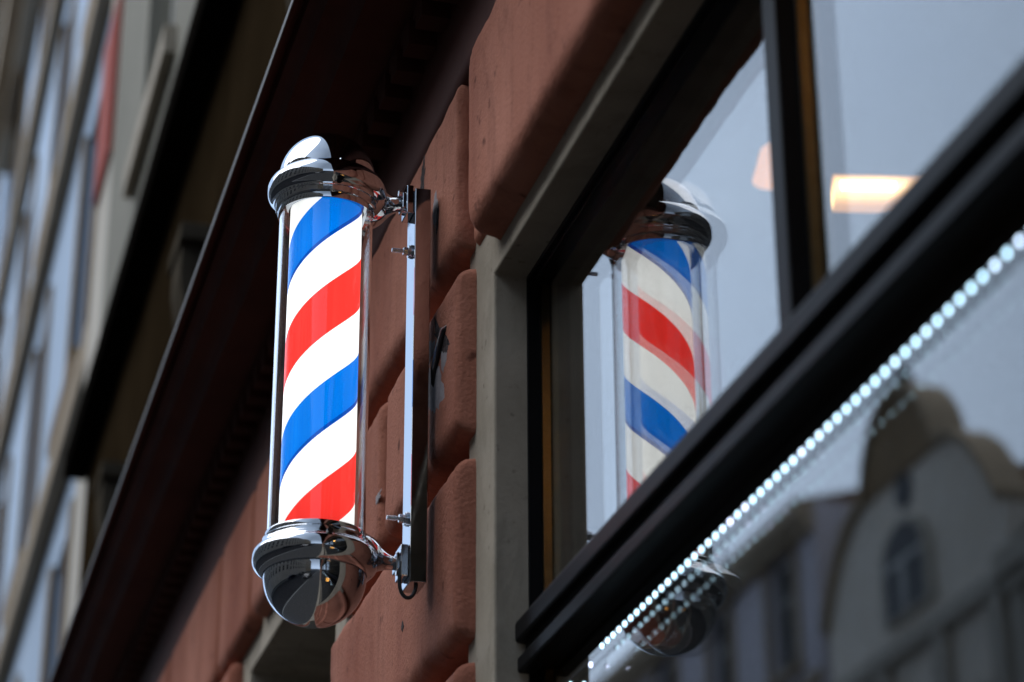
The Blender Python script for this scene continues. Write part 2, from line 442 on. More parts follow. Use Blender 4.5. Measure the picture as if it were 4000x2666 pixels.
# chips and damage on the stucco: thin irregular skins that follow the block's relief
def relief(y, z, sd): return XF + .0022 * noise.noise(Vector((sd + 9, y * 7, z * 7))) + .0008 * noise.noise(Vector((sd + 2, y * 40, z * 25)))
def patch(name, mat, y, z, ry, rz, sd, tilt=0, n=44, lift=.0007, bsd=0.0):
    m = MB(); rings = []
    for q in (1.0, .8, .55, .28):
        pts = []
        for k in range(n):
            a = 2 * PI * k / n
            rr = q * (1 + .50 * noise.noise(Vector((sd, math.cos(a) * 1.5, math.sin(a) * 1.5))) + .32 * noise.noise(Vector((sd + 3, math.cos(a) * 4.5, math.sin(a) * 4.5))) + .14 * noise.noise(Vector((sd + 6, math.cos(a) * 12, math.sin(a) * 12))))
            u, v = ry * rr * math.cos(a), rz * rr * math.sin(a)
            yy, zz_ = y + u * math.cos(tilt) - v * math.sin(tilt), z + u * math.sin(tilt) + v * math.cos(tilt)
            pts.append((relief(yy, zz_, bsd) - (lift if q < 1 else -.0006), yy, zz_))
        rings.append(pts)
    m.loft(rings, cap=False)
    b0 = len(m.v) - n; m.f.append(tuple(range(b0, b0 + n)))
    return m.build(name, mat, shop, smooth=180)
EB, DB, FB = 3.1, 12 * 1.7 + 40, 0.0
patch('bare_plaster_patch', M_plaster_old, 3.475, 3.190, .070, .046, 1.3, .5, bsd=EB)
patch('bare_plaster_patch', M_plaster_old, 3.505, 3.272, .040, .020, 4.3, .3, bsd=EB)
patch('bare_plaster_patch', M_plaster_old, 3.412, 3.228, .022, .030, 5.1, .3, bsd=EB)
patch('stucco_chip', M_chip, 3.425, 3.262, .070, .016, 2.2, .75, lift=.0010, bsd=EB)
patch('stucco_chip', M_chip, 3.575, 3.625, .020, .036, 7.2, .25, bsd=DB)
patch('stucco_chip', M_chip, 3.600, 3.600, .010, .026, 8.2, -.2, bsd=DB)
patch('stucco_chip', M_chip, 3.466, 3.497, .008, .030, 9.2, .15, lift=.0010, bsd=DB)
patch('bare_plaster_patch', M_plaster_old, 3.480, 3.522, .018, .030, 3.7, .15, bsd=DB)
patch('stucco_chip', M_chip, 3.673, 2.857, .010, .010, 5.7, 0, bsd=FB)
patch('bare_plaster_patch', M_plaster_old, 3.884, 3.158, .022, .009, 6.7, 0, bsd=EB + 1)
m = MB(); m.tube([(.845, 3.478, 3.195), (.836, 3.474, 3.204), (.8315, 3.455, 3.222), (.831, 3.425, 3.246), (.834, 3.402, 3.266), (.845, 3.392, 3.272)], .0055, 14)
m.build('cable_stub', M_cable, shop, smooth=60)

# cornice over the shop front: mouldings, dentils, thin edge with flashing
def arc(cx, cz, r, a0, a1, n=7):
    return [(cx + r * math.cos(math.radians(a0 + (a1 - a0) * k / n)), cz + r * math.sin(math.radians(a0 + (a1 - a0) * k / n))) for k in range(n + 1)]
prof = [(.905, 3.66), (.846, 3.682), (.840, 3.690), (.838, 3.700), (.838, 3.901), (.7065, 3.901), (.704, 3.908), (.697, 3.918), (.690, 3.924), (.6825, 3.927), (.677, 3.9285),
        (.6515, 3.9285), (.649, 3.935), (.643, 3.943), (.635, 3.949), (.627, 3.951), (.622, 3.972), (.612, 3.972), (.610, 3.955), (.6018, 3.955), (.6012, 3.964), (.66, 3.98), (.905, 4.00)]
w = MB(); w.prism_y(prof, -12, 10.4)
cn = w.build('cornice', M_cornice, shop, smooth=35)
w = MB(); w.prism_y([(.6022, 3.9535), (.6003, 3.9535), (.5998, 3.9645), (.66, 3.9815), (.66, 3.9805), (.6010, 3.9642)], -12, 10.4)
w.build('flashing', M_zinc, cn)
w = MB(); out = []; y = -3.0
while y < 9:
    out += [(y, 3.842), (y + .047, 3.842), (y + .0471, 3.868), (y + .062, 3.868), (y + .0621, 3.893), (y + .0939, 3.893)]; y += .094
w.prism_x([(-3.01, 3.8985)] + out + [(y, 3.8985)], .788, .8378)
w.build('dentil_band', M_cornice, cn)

# stone surrounds, black windows, double glazing
XS, XF0, XG = .8686, .9205, .9400     # stone arris, black frame front, outer glass
def surround(a, b_, dx=0):
    w = MB(); J = .15
    w.prism_x([(a - J, SILL), (a, SILL), (a, HEAD), (b_, HEAD), (b_, SILL), (b_ + J, SILL), (b_ + J, HEAD + .12), (a - J, HEAD + .12)], XS, .938 + dx)
    w.box(.80, .938 + dx, a - .1, b_ + .1, SILL - .12, SILL - .0005)
    return w.build('stone_surround', M_stone, shop, bevel=.004)
def window(a, b_, mulls, detail=True, dx=0):
    s = surround(a, b_, dx)
    w = MB(); X0, X1 = XF0, .967
    w.box(X0, 1.035, b_ - .005, b_ + .03, SILL, HEAD); w.box(X0, 1.035, a - .03, a + .005, SILL, HEAD)
    w.box(X0, 1.034, a, b_, HEAD - .006, HEAD + .022); w.box(X0 + .008, X1, a, b_, HEAD - .013, HEAD - .0055)
    w.box(X0, X1, a, b_, SILL, SILL + .07)
    fr = w.build('shop_window', M_black, shop, bevel=.0012)
    # transom rail: projecting moulded bar between the upper lights and the big panes
    w = MB(); w.prism_y([(.9665, 2.757), (.9245, 2.755), (.9110, 2.738), (.9000, 2.728), (.8985, 2.723), (.8985, 2.700), (.9015, 2.697), (.9135, 2.695),
                         (.9135, 2.678), (.9040, 2.676), (.9020, 2.673), (.9020, 2.655), (.9045, 2.652), (.925, 2.652), (.9265, 2.659), (.9665, 2.661)], a + .005, b_ - .005)
    w.build('transom_rail', M_black, fr, bevel=.0012)
    for ym in mulls:
        w = MB(); w.box(.9165, .967, ym - .020, ym + .020, 2.7255, HEAD - .0135)
        w.build('mullion', M_black, fr, bevel=.003)
    ends = [a + .005] + sorted(mulls) + [b_ - .005]
    def glaze(y0, y1, z0, z1):
        w = MB(); w.box(XG, XG + .0012, y0, y1, z0, z1); w.build('glass_pane', M_glassA, fr)
        if detail:
            w = MB(); w.box(XG + .0140, XG + .0152, y0, y1, z0, z1); w.build('glass_pane', M_glassB, fr)
            for q in ((y1 - .006, y1), (y0, y0 + .006)):
                w = MB(); w.box(XG + .0015, XG + .0137, q[0], q[1], z0, z1); w.build('spacer_bar', M_gold, fr)
    for k in range(len(ends) - 1):
        glaze(ends[k] + (.0202 if k else 0), ends[k + 1] - (.0202 if k < len(ends) - 2 else 0), 2.7572, HEAD - .0132)
    glaze(ends[0], ends[-1], SILL + .07, 2.6605)
    fr.location.x = dx
window(-.95, 3.2234, [2.196, 1.18, .16])
for a, b_ in BAYS[1:]: window(a, b_, [(a + b_) / 2] if b_ - a > 1.5 else [], False, dx=.30 if a == 4.40 else 0)
# dark room behind the glass
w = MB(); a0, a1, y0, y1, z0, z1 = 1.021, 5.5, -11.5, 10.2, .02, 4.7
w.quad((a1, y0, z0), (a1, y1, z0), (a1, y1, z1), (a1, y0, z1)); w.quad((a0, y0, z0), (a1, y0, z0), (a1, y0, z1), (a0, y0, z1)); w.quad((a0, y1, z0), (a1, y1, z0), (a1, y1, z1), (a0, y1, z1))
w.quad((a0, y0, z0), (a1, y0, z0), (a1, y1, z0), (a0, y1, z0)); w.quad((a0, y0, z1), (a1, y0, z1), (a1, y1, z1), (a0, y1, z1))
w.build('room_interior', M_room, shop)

# upper storeys of the shop building
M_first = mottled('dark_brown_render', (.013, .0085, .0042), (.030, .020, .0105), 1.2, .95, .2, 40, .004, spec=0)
M_corbel = mottled('brown_corbel_stone', (.045, .038, .028), (.085, .072, .055), 6, .95, .2, 60, .003, spec=0)
M_mattblack = simple('matt_black_ledge', (.007, .006, .005), .95, 0, 0)
M_olive = mottled('olive_grey_plaster', (.20, .19, .155), (.27, .255, .21), .8, .85, .2, 60, .004)
M_panedark = simple('dark_window_glass', (.012, .015, .021), .08, 0, .16)
M_whitewood = simple('white_window_wood', (.55, .54, .50), .5)
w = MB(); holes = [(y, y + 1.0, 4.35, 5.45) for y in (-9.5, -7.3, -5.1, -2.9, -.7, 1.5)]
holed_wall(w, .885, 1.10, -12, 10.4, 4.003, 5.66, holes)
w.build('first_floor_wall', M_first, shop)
for y in (4.75, 6.65, 8.7):
    w = MB(); w.prism_y([(.884, 4.62), (.86, 4.62), (.845, 4.70), (.815, 4.80), (.80, 4.90), (.80, 5.00), (.884, 5.00)], y, y + .20); w.box(.79, .884, y - .04, y + .24, 5.001, 5.06)
    w.build('stone_bracket', M_corbel, shop, bevel=.006)
for y, y1, z0, z1 in holes:
    w = MB(); w.box(.99, 1.03, y, y1, z0, z0 + .06); w.box(.99, 1.03, y, y1, z1 - .06, z1); w.box(.99, 1.03, y, y + .06, z0, z1); w.box(.99, 1.03, y1 - .06, y1, z0, z1); w.box(.995, 1.03, (y + y1) / 2 - .03, (y + y1) / 2 + .03, z0 + .06, z1 - .06)
    f = w.build('upper_window', M_first, shop)
    w = MB(); w.box(1.015, 1.02, y + .06, y1 - .06, z0 + .06, z1 - .06); w.build('pane', M_panedark, f)
w = MB(); w.prism_y([(.885, 5.655), (.786, 5.655), (.782, 5.66), (.782, 5.775), (.786, 5.78), (.885, 5.785)], -12, 10.45)
w.build('black_ledge', M_mattblack, shop)
w = MB(); holes2 = [(y, y + 1.0, z, z + 1.7) for y in (-9.5, -7.3, -5.1, -2.9, -.7, 1.5, 3.7, 5.9, 8.1) for z in (6.6, 9.8)]
holed_wall(w, .895, 1.10, -12, 10.4, 5.782, 12.6, holes2)
w.box(.895, 6, 10.395, 10.40, 3.9, 12.6)
w.box(.74, 6, -12, 10.45, 12.6, 12.9)
w.build('upper_wall', M_olive, shop)
for y, y1, z0, z1 in holes2:
    w = MB(); w.box(.99, 1.03, y, y1, z0, z0 + .07); w.box(.99, 1.03, y, y1, z1 - .07, z1); w.box(.99, 1.03, y, y + .07, z0, z1); w.box(.99, 1.03, y1 - .07, y1, z0, z1); w.box(.995, 1.03, (y + y1) / 2 - .035, (y + y1) / 2 + .035, z0 + .07, z1 - .07)
    f = w.build('upper_window', M_whitewood, shop)
    w = MB(); w.box(1.015, 1.02, y + .07, y1 - .07, z0 + .07, z1 - .07); w.build('pane', M_panedark, f)
    w = MB(); w.box(.845, .90, y - .12, y1 + .12, z0 - .12, z0); w.build('window_sill', M_stone, f)

# ------------------------------------------------------------------ LED strip under the rail
strip = thing('led_light_strip', 'string of cold white LED lights running under the black window rail', 'light strip', (.936, 2.3, 2.60))
LZ = 2.6015
w = MB(); w.cyl((.9335, .74, LZ), (.9335, 3.10, LZ), .0006, .0006, 8); w.build('strip_wire', M_steel, strip)
M_ledback = simple('black_led_body', (.015, .015, .016), .7, 0, .1)
m_led, nt, b = nmat('led_glow')
oi = nt.nodes.new('ShaderNodeObjectInfo'); cr = nt.nodes.new('ShaderNodeValToRGB')
cr.color_ramp.elements[0].color = (.50, .80, .98, 1); cr.color_ramp.elements[1].color = (.66, .70, 1, 1)
e = cr.color_ramp.elements.new(.5); e.color = (.52, .80, 1, 1)
e = cr.color_ramp.elements.new(.75); e.color = (.56, .82, 1, 1)
nt.links.new(oi.outputs['Random'], cr.inputs['Fac']); nt.links.new(cr.outputs['Color'], b.inputs['Emission Color'])
b.inputs['Emission Strength'].default_value = 4.6
led0 = None
ly = 1.6931 - .0243 * 38; k = 0
pos = []
while ly < 2.93: pos.append((.9310, ly, LZ)); ly += .0243
pos += [(0.9300, 2.955, LZ - .012), (0.9295, 2.985, LZ - .030), (0.9260, 3.035, LZ - .016), (0.9260, 3.045, LZ - .032), (0.9270, 3.02, LZ - .045), (0.9280, 2.99, LZ - .052)]
for p in pos:
    if led0 is None:
        w = MB(); n = 14; axis = Vector((-1, -.12, -.12)).normalized(); u = axis.cross(Vector((0, 0, 1))).normalized(); v = axis.cross(u)
        rings = []
        for a in (0, 18, 38, 58, 76):
            c_, s_ = math.cos(math.radians(a)) * .0031, math.sin(math.radians(a)) * .0030
            rings.append([axis * s_ + c_ * (math.cos(2 * PI * q / n) * u + math.sin(2 * PI * q / n) * v) for q in range(n)])
        back = [[axis * -.0012 + .0033 * (math.cos(2 * PI * q / n) * u + math.sin(2 * PI * q / n) * v) for q in range(n)], [axis * -.0001 + .0033 * (math.cos(2 * PI * q / n) * u + math.sin(2 * PI * q / n) * v) for q in range(n)]]
        w.loft(rings); nf = len(w.f); w.loft(back)
        o = w.build('led', m_led, None, smooth=40); led0 = o
        o.data.materials.append(M_ledback)
        for p_ in o.data.polygons:
            if (sum((o.data.vertices[i].co for i in p_.vertices), Vector()) / len(p_.vertices)).dot(axis) < -.00002: p_.material_index = 1
    else:
        o = led0.copy(); COL.objects.link(o)
    o.parent = strip; o.matrix_parent_inverse = Matrix.Translation(-ORIG[strip.name]); o.location = p

# ------------------------------------------------------------------ lamps inside the shop
M_tubewarm = emis('warm_tube_glow', (1.0, .84, .46), 14)
def shade_glow(name, k):
    """lit diffuser: hottest along the tube inside it, cooler toward the rim and the far end"""
    m, nt, b = nmat(name); N = nt.nodes.new; L = nt.links.new
    tc = N('ShaderNodeTexCoord'); sp = N('ShaderNodeSeparateXYZ'); L(tc.outputs['Object'], sp.inputs[0])
    rz = N('ShaderNodeMapRange'); rz.interpolation_type = 'SMOOTHSTEP'
    ab = N('ShaderNodeMath'); ab.operation = 'SUBTRACT'; ab.inputs[1].default_value = 4.236; L(sp.outputs['Z'], ab.inputs[0])
    a2 = N('ShaderNodeMath'); a2.operation = 'ABSOLUTE'; L(ab.outputs[0], a2.inputs[0]); L(a2.outputs[0], rz.inputs['Value'])
    rz.inputs['From Min'].default_value = .004; rz.inputs['From Max'].default_value = .044; rz.inputs['To Min'].default_value = 1; rz.inputs['To Max'].default_value = .18
    rx = N('ShaderNodeMapRange'); rx.interpolation_type = 'SMOOTHSTEP'; L(sp.outputs['X'], rx.inputs['Value'])
    rx.inputs['From Min'].default_value = 2.10; rx.inputs['From Max'].default_value = 2.24; rx.inputs['To Min'].default_value = 1; rx.inputs['To Max'].default_value = .06
    mu = N('ShaderNodeMath'); mu.operation = 'MULTIPLY'; L(rz.outputs['Result'], mu.inputs[0]); L(rx.outputs['Result'], mu.inputs[1])
    st = N('ShaderNodeMath'); st.operation = 'MULTIPLY'; st.inputs[1].default_value = k; L(mu.outputs[0], st.inputs[0])
    cr = N('ShaderNodeValToRGB'); cr.color_ramp.elements[0].color = (1, .38, .06, 1); cr.color_ramp.elements[1].color = (1, .66, .22, 1); L(mu.outputs[0], cr.inputs['Fac'])
    L(cr.outputs['Color'], b.inputs['Emission Color']); L(st.outputs[0], b.inputs['Emission Strength'])
    b.inputs['Base Color'].default_value = (.5, .45, .38, 1)
    return m
M_shade = shade_glow('warm_shade_glow', 3.2)
M_amber = emis('amber_bulb_glow', (1.0, .45, .06), 14)
lamp = thing('ceiling_lamp', 'warm glowing tube lamp with ribbed shade behind the upper window pane right of the mullion', 'lamp', (2.05, 4.45, 4.22))
P0 = Vector((2.005, 4.470, 4.240)); AX = Vector((.9638, -.2666, -.03)).normalized()
w = MB(); w.cyl(P0 + AX * .012, P0 + AX * .135, .015, .015, 16); w.build('tube', M_tubewarm, lamp, smooth=40)
def ribbed(k0, k1):
    w = MB(); bk = Vector((.05, .18, 0)).normalized() * .03; secs = []
    for k in range(k0, k1 + 1):
        for e, r in ((0, .043), (.0050, .043), (.0056, .0405), (.0086, .0405)):
            c = P0 + AX * (k * .0092 + e) + bk
            u = Vector((0, 0, 1)); v = AX.cross(u)
            secs.append([c + r * (math.cos(2 * PI * q / 24) * u + math.sin(2 * PI * q / 24) * v) for q in range(24)])
    w.loft(secs); return w
ribbed(0, 15).build('lamp_shade', M_shade, lamp, smooth=40)
ribbed(16, 22).build('lamp_shade_end', M_shade, lamp, smooth=40)
w = MB(); w.cyl(P0 + AX * .03 + Vector((.01, .03, .03)), P0 + AX * .03 + Vector((.01, .03, .46)), .003); w.build('hanger', M_cable, lamp)
lamp2 = thing('ceiling_lamp', 'dimmer warm bell-shaped lamp behind the upper window pane left of the mullion', 'lamp', (2.0, 4.86, 4.55))
w = MB(); w.lathe([(.010, .05), (.028, .035), (.040, -.01), (.052, -.05), (.0, -.045)], (2.02, 4.865, 4.515), 28); w.build('lamp_shade', emis('dim_shade_glow', (1, .40, .08), 1.0), lamp2, smooth=60)
w = MB(); w.cyl((2.02, 4.865, 4.56), (2.02, 4.865, 4.69), .004); w.build('hanger', M_cable, lamp2)
bulb = thing('pendant_lamp', 'amber pendant bulb hanging inside the shop, glinting in the brass window edge', 'lamp', (1.5, 1.4, 3.7))
w = MB(); w.lathe([(0, -.07), (.035, -.06), (.05, -.015), (.04, .04), (.015, .07), (0, .072)], (1.5, 1.42, 3.70), 20); w.build('bulb', M_amber, bulb, smooth=180)
w = MB(); w.cyl((1.5, 1.42, 3.765), (1.5, 1.42, 3.83), .02); w.cyl((1.5, 1.42, 3.82), (1.5, 1.42, 4.69), .004); w.build('socket', M_gold, bulb, smooth=40)
# a counter lamp deeper in the shop, mirrored in the lower chrome cap
lan = thing('box_lantern', 'square amber lantern standing inside the shop behind the large lower pane', 'lamp', (1.35, 1.6, 2.0))
w = MB(); w.box(1.22, 1.44, 1.44, 1.66, 1.95, 2.25); w.build('lantern_glass', emis('lantern_glow', (1.0, .45, .08), 3.5), lan)
w = MB()
for x in (1.21, 1.438):
    for y in (1.43, 1.658): w.box(x, x + .012, y, y + .012, 1.93, 2.27)
w.box(1.20, 1.46, 1.42, 1.68, 2.251, 2.29); w.box(1.20, 1.46, 1.42, 1.68, 1.91, 1.949); w.box(1.31, 1.35, 1.53, 1.57, .03, 1.91)
for z in (2.05, 2.15): w.box(1.2185, 1.4415, 1.4385, 1.6615, z, z + .006)
w.build('lantern_frame', M_cable, lan)

# ------------------------------------------------------------------ street
def slab(name, m, x0, x1, y0, y1, z0, z1):
    w = MB(); w.box(x0, x1, y0, y1, z0, z1); return tag(w.build(name, m), kind='structure')
w = MB(); w.quad((-400, -400, -.15), (400, -400, -.15), (400, 400, -.15), (-400, 400, -.15)); tag(w.build('ground', M_asphalt), kind='structure')
w = MB(); w.quad((-10.4, -120, -.146), (-2.2, -120, -.146), (-2.2, 160, -.146), (-10.4, 160, -.146)); tag(w.build('road', M_asphalt), kind='structure')
slab('pavement', M_paving, -2.05, .86, -120, 160, -.149, 0); slab('pavement', M_paving, -13.0, -10.55, -120, 160, -.149, 0)
M_kerb = mottled('granite_kerb', (.22, .22, .21), (.3, .3, .29), 8, .7, .3, 80, .003)
slab('kerb', M_kerb, -2.2, -2.051, -120, 160, -.149, .004); slab('kerb', M_kerb, -10.549, -10.4, -120, 160, -.149, .004)

# parked cars along the kerbs
def car(x, y, body_m, label, flip=1):
    t = thing('parked_car', label, 'car', (x, y, -.146), 'cars parked along the kerbs')
    z0 = -.146; f = flip
    prof = [(-2.15, .34), (-2.2, .62), (-2.12, .88), (-1.55, .96), (-.95, 1.40), (.75, 1.44), (1.45, 1.0), (2.05, .90), (2.2, .66), (2.15, .34), (1.75, .30), (-1.75, .30)]
    w = MB(); w.prism_x([(y + f * a, z0 + b_) for a, b_ in prof], x - .86, x + .86); w.build('body', body_m, t, bevel=.06, bseg=3)
    w = MB(); gl = [(-1.42, .99), (-.90, 1.36), (.70, 1.39), (1.28, 1.02)]
    w.prism_x([(y + f * a, z0 + b_) for a, b_ in gl], x - .868, x + .868); w.build('side_glass', M_carglass, t)
    for a in (-1.32, 1.35):
        for sx in (-1, 1):
            w = MB(); w.cyl((x + sx * .70, y + f * a, z0 + .32), (x + sx * .885, y + f * a, z0 + .32), .32, .32, 24); wh = w.build('wheel', M_tyre, t, smooth=40)
            w = MB(); w.cyl((x + sx * .88, y + f * a, z0 + .32), (x + sx * .895, y + f * a, z0 + .32), .20, .18, 20); w.build('rim', M_steel, wh, smooth=40)
    for sx in (-1, 1):
        w = MB(); w.box(x + sx * .62 - .16, x + sx * .62 + .16, y + f * 2.13 - .05, y + f * 2.13 + .06, z0 + .68, z0 + .82); w.build('headlight', M_whitewood_l, t)
M_carglass = simple('car_glass', (.01, .012, .014), .05); M_tyre = simple('tyre_rubber', (.012, .012, .012), .7); M_whitewood_l = simple('headlamp_glass', (.5, .5, .5), .1)
M_carA = simple('black_car_paint', (.010, .010, .012), .15, .2, .5, 1); M_carB = simple('dark_blue_car_paint', (.012, .02, .05), .15, .2, .5, 1); M_carC = simple('grey_car_paint', (.12, .125, .13), .2, .4, .5, 1)
car(-3.25, -4.6, M_carA, 'black car parked at the near kerb, mirrored in the lower chrome dome')
car(-9.3, -1.5, M_carB, 'dark blue car parked at the far kerb across the road', -1)
car(-9.3, -8.6, M_carC, 'grey car parked behind the dark blue one at the far kerb', -1)

# ------------------------------------------------------------------ other buildings
def house(name, label, side, xf, y0, y1, h, floors, bays, wall_m, trim_m, winw, winh, base=.9, frame_m=None, roof_m=None, group=None, depth=9, hood=True, pil=False, extra_z=0, roof_h=3, sash_m=None, recess=.16, slim=False):
    """street house: side=+1 its front faces +X (over the road), -1 faces -X (our row)"""
    t = thing(name, label, 'building', (xf, (y0 + y1) / 2, 0), group)
    s = side; back = xf - s * depth; th = xf - s * .45
    fh = (h - base) / floors; holes = []
    bw = (y1 - y0) / bays
    for f in range(floors):
        for b_ in range(bays):
            cy = y0 + bw * (b_ + .5); z0 = base + f * fh + (fh - winh) * .45
            holes.append((cy - winw / 2, cy + winw / 2, z0, z0 + winh))
    w = MB(); holed_wall(w, xf, th, y0, y1, 0, h, holes)
    a, b2 = sorted((th, back)); w.box(a, b2, y0 + .001, y0 + .06, 0, h - .01); w.box(a, b2, y1 - .06, y1 - .001, 0, h - .01)
    w.quad((th, y0, h), (back, y0, h), (back, y1, h), (th, y1, h)); w.quad((back, y0, 0), (back, y1, 0), (back, y1, h), (back, y0, h))
    # side returns of the facade slab
    w.quad((xf, y0, 0), (th, y0, 0), (th, y0, h), (xf, y0, h)); w.quad((xf, y1, 0), (th, y1, 0), (th, y1, h), (xf, y1, h))
    w.build('facade', wall_m, t)
    w = MB()
    def bx(d0, d1, ya, yb, za, zb):
        xa, xb = sorted((xf + s * d0, xf + s * d1)); w.box(xa, xb, ya, yb, za, zb)
    bx(-.001, .32, y0, y1, h - .35, h); bx(-.001, .18, y0, y1, h - .55, h - .351)
    for f in range(1, floors): bx(-.001, .10, y0, y1, base + f * fh - .12, base + f * fh + .08)
    if pil:
        for b_ in range(bays + 1):
            cy = y0 + bw * b_; cy = min(max(cy, y0 + .2), y1 - .2)
            bx(-.001, .09, cy - .2, cy + .2, base + fh * .95 + .081, h - .551)
    w.build('cornice', trim_m, t)
    fm = frame_m or trim_m
    for ya, yb, za, zb in holes:
        w = MB()
        for q in ((ya, ya + .07, za, zb), (yb - .07, yb, za, zb), (ya, yb, za, za + .07), (ya, yb, zb - .07, zb), ((ya + yb) / 2 - .04, (ya + yb) / 2 + .04, za, zb), (ya, yb, za + (zb - za) * .66, za + (zb - za) * .66 + .06)):
            bx(-recess - .05, -recess, *q)
        fr = w.build('window', sash_m or M_whitewood, t)
        w = MB(); bx(-recess - .04, -recess - .03, ya + .05, yb - .05, za + .05, zb - .05); w.build('pane', M_panedark, fr)
        w = MB(); sw = .14
        pr = .03 if slim else .07
        bx(-.001, pr, ya - sw, ya, za - .05, zb + .02); bx(-.001, pr, yb, yb + sw, za - .05, zb + .02); bx(-.001, .09 if slim else .16, ya - sw - .06, yb + sw + .06, za - .17, za - .051)
        if hood: bx(-.001, .22, ya - sw - .08, yb + sw + .08, zb + .021, zb + .16)
        w.build('window_surround', fm, fr)
    if roof_m:
        w = MB(); xa = xf + s * .2; xm = xf - s * depth * .5
        w.prism_y([(xa, h + .002), (xm, h + roof_h), (back, h + .002)], y0, y1); w.build('roof', roof_m, t)
    return t
M_blueplaster = mottled('pale_blue_plaster', (.34, .43, .55), (.42, .52, .65), .5, .6, .1, 40, .004)
M_tan = mottled('tan_stucco', (.33, .26, .18), (.42, .34, .25), .6, .8, .2, 40, .004)
M_brown = mottled('brown_trim', (.22, .15, .085), (.31, .22, .13), 1, .7, .1, 40, .004)
M_cream = mottled('cream_render', (.44, .40, .34), (.54, .50, .43), .5, .8, .1, 40, .004)
M_greyf = mottled('grey_render', (.42, .39, .35), (.52, .48, .43), .5, .8, .2, 40, .004)
M_lilac = mottled('lilac_grey_render', (.54, .51, .55), (.62, .59, .63), .5, .8, .1, 40, .004)
M_slate = mottled('dark_slate_roof', (.05, .042, .04), (.09, .07, .065), 4, .6, .3, 30, .01)
M_tile = mottled('brown_tile_roof', (.16, .085, .05), (.24, .14, .08), 4, .7, .4, 30, .02)
M_red = simple('red_painted_panel', (.34, .07, .05), .8, 0, .1)
M_darkwood = simple('dark_brown_sash', (.05, .035, .022), .4)
# our row, beyond the shop
house('neighbour_house', 'pale blue plastered house with tan window surrounds next beyond the red shop', -1, 1.0, 11.2, 24.6, 15.2, 4, 4, M_blueplaster, M_tan, 1.0, 1.9, base=3.9, frame_m=M_brown, sash_m=M_darkwood, hood=False, slim=True)
house('neighbour_house', 'farthest tan house on the shop side of the street', -1, .95, 24.8, 48, 19, 5, 6, M_blueplaster, M_tan, 1.0, 1.9, base=4.0, frame_m=M_tan, sash_m=M_darkwood, hood=False, slim=True)
# narrow stair tower with red panels between shop and blue house
tw = thing('stair_tower', 'narrow white projecting bay with red panels between the red shop and the blue house', 'building', (1, 10.9, 0))
w = MB(); w.box(.90, 3, 10.46, 11.15, 3.0, 15.5); w.build('bay_wall', M_cream, tw)
for k, z in enumerate((7.4, 9.6, 11.8)):
    w = MB(); w.box(.872, .899, 10.50, 11.10, z, z + .9); w.build('red_panel', M_red, tw)
    w = MB(); w.box(.84, .899, 10.47, 11.14, z + 1.5, z + 1.62); w.build('ledge', M_brown, tw)
house('street_house', 'cream house on the shop side down the street behind the pavement', -1, .95, -40, -12.2, 16, 4, 9, M_cream, M_tan, 1.1, 1.9, base=3.9)
# across the road
G = 'houses across the road'
house('street_house', 'grey stone house with dark slate roof right of the gabled house', 1, -13, 13.5, 28.2, 12.6, 3, 5, M_greyf, M_cream, 1.2, 2.1, base=3.9, roof_m=M_slate, group=G, roof_h=5.2, pil=True)
house('street_house', 'lilac-grey house with brown tiled roof left of the gabled house', 1, -13, 34.9, 47.0, 15.9, 4, 4, M_lilac, M_tan, 1.2, 2.0, base=3.9, roof_m=M_tile, group=G, roof_h=1.2)
house('street_house', 'low cream house beyond the lilac one at the street end', 1, -13, 47.2, 70, 10, 3, 8, M_cream, M_tan, 1.2, 1.9, base=3, roof_m=M_slate, group=G, roof_h=1.5)
house('street_house', 'cream house with tall windows straight across the road', 1, -13, -2, 13.3, 12.8, 3, 6, M_cream, M_greyf, 1.2, 2.3, base=3.9, roof_m=M_slate, group=G, roof_h=1.5, pil=True)
house('street_house', 'grey house with tight rows of windows across the road', 1, -13, -20, -2.2, 13.4, 4, 9, M_greyf, M_cream, 1.0, 1.8, base=3.6, roof_m=M_slate, group=G, roof_h=1.5)
house('street_house', 'tan house at the far end of the row across the road', 1, -13, -36, -20.2, 14.4, 4, 7, M_tan, M_cream, 1.1, 1.9, base=3.6, roof_m=M_tile, group=G, roof_h=1.5)
# the gabled house whose mirror image fills the lower pane
gh = thing('gabled_house', 'grey house with curved gable, small domed cap and arched window mirrored in the lower pane', 'building', (-13, 31.4, 0))
KEY = [(0, 16.3), (.35, 16.24), (.7, 16.05), (1.0, 15.75), (1.2, 15.42), (1.34, 15.0), (1.42, 14.98), (1.9, 14.85), (2.4, 14.5), (2.8, 14.0), (3.3, 13.2)]
def gz(y):
    """outline of the curved gable"""
    u = abs(y - 31.4)
    for (a, za), (b_, zb_) in zip(KEY[:-1], KEY[1:]):
        if u <= b_:
            t = (u - a) / (b_ - a);             return za + (zb_ - za) * t
    return KEY[-1][1]
Y0, Y1 = 28.25, 34.55
ys = [Y0 + (Y1 - Y0) * k / 84 for k in range(85)]
M_gable = mottled('pale_grey_render', (.78, .70, .59), (.86, .79, .69), .6, .8, .2, 40, .004)
out = [(Y0, 0)] + [(y, min(gz(y), 15.0)) for y in ys] + [(Y1, 0)]
w = MB(); w.prism_x(out, -13.5, -13.0); w.box(-21, -13.501, Y0 + .05, Y1 - .05, 0, 12.0)
w.build('gable_wall', M_gable, gh)
w = MB(); top = [(y, gz(y)) for y in ys if gz(y) > 15.02]
w.prism_x([(top[0][0] - .1, 15.002)] + top + [(top[-1][0] + .1, 15.002)], -13.4, -12.93); w.build('dome_cap', M_brown, gh)
w = MB(); w.lathe([(0, .7), (.05, .6), (.14, .45), (.16, .32), (.08, .18), (.12, .0), (.0, 0)], (-13.15, 31.4, 16.2), 16); w.build('finial', M_slate, gh, smooth=60)
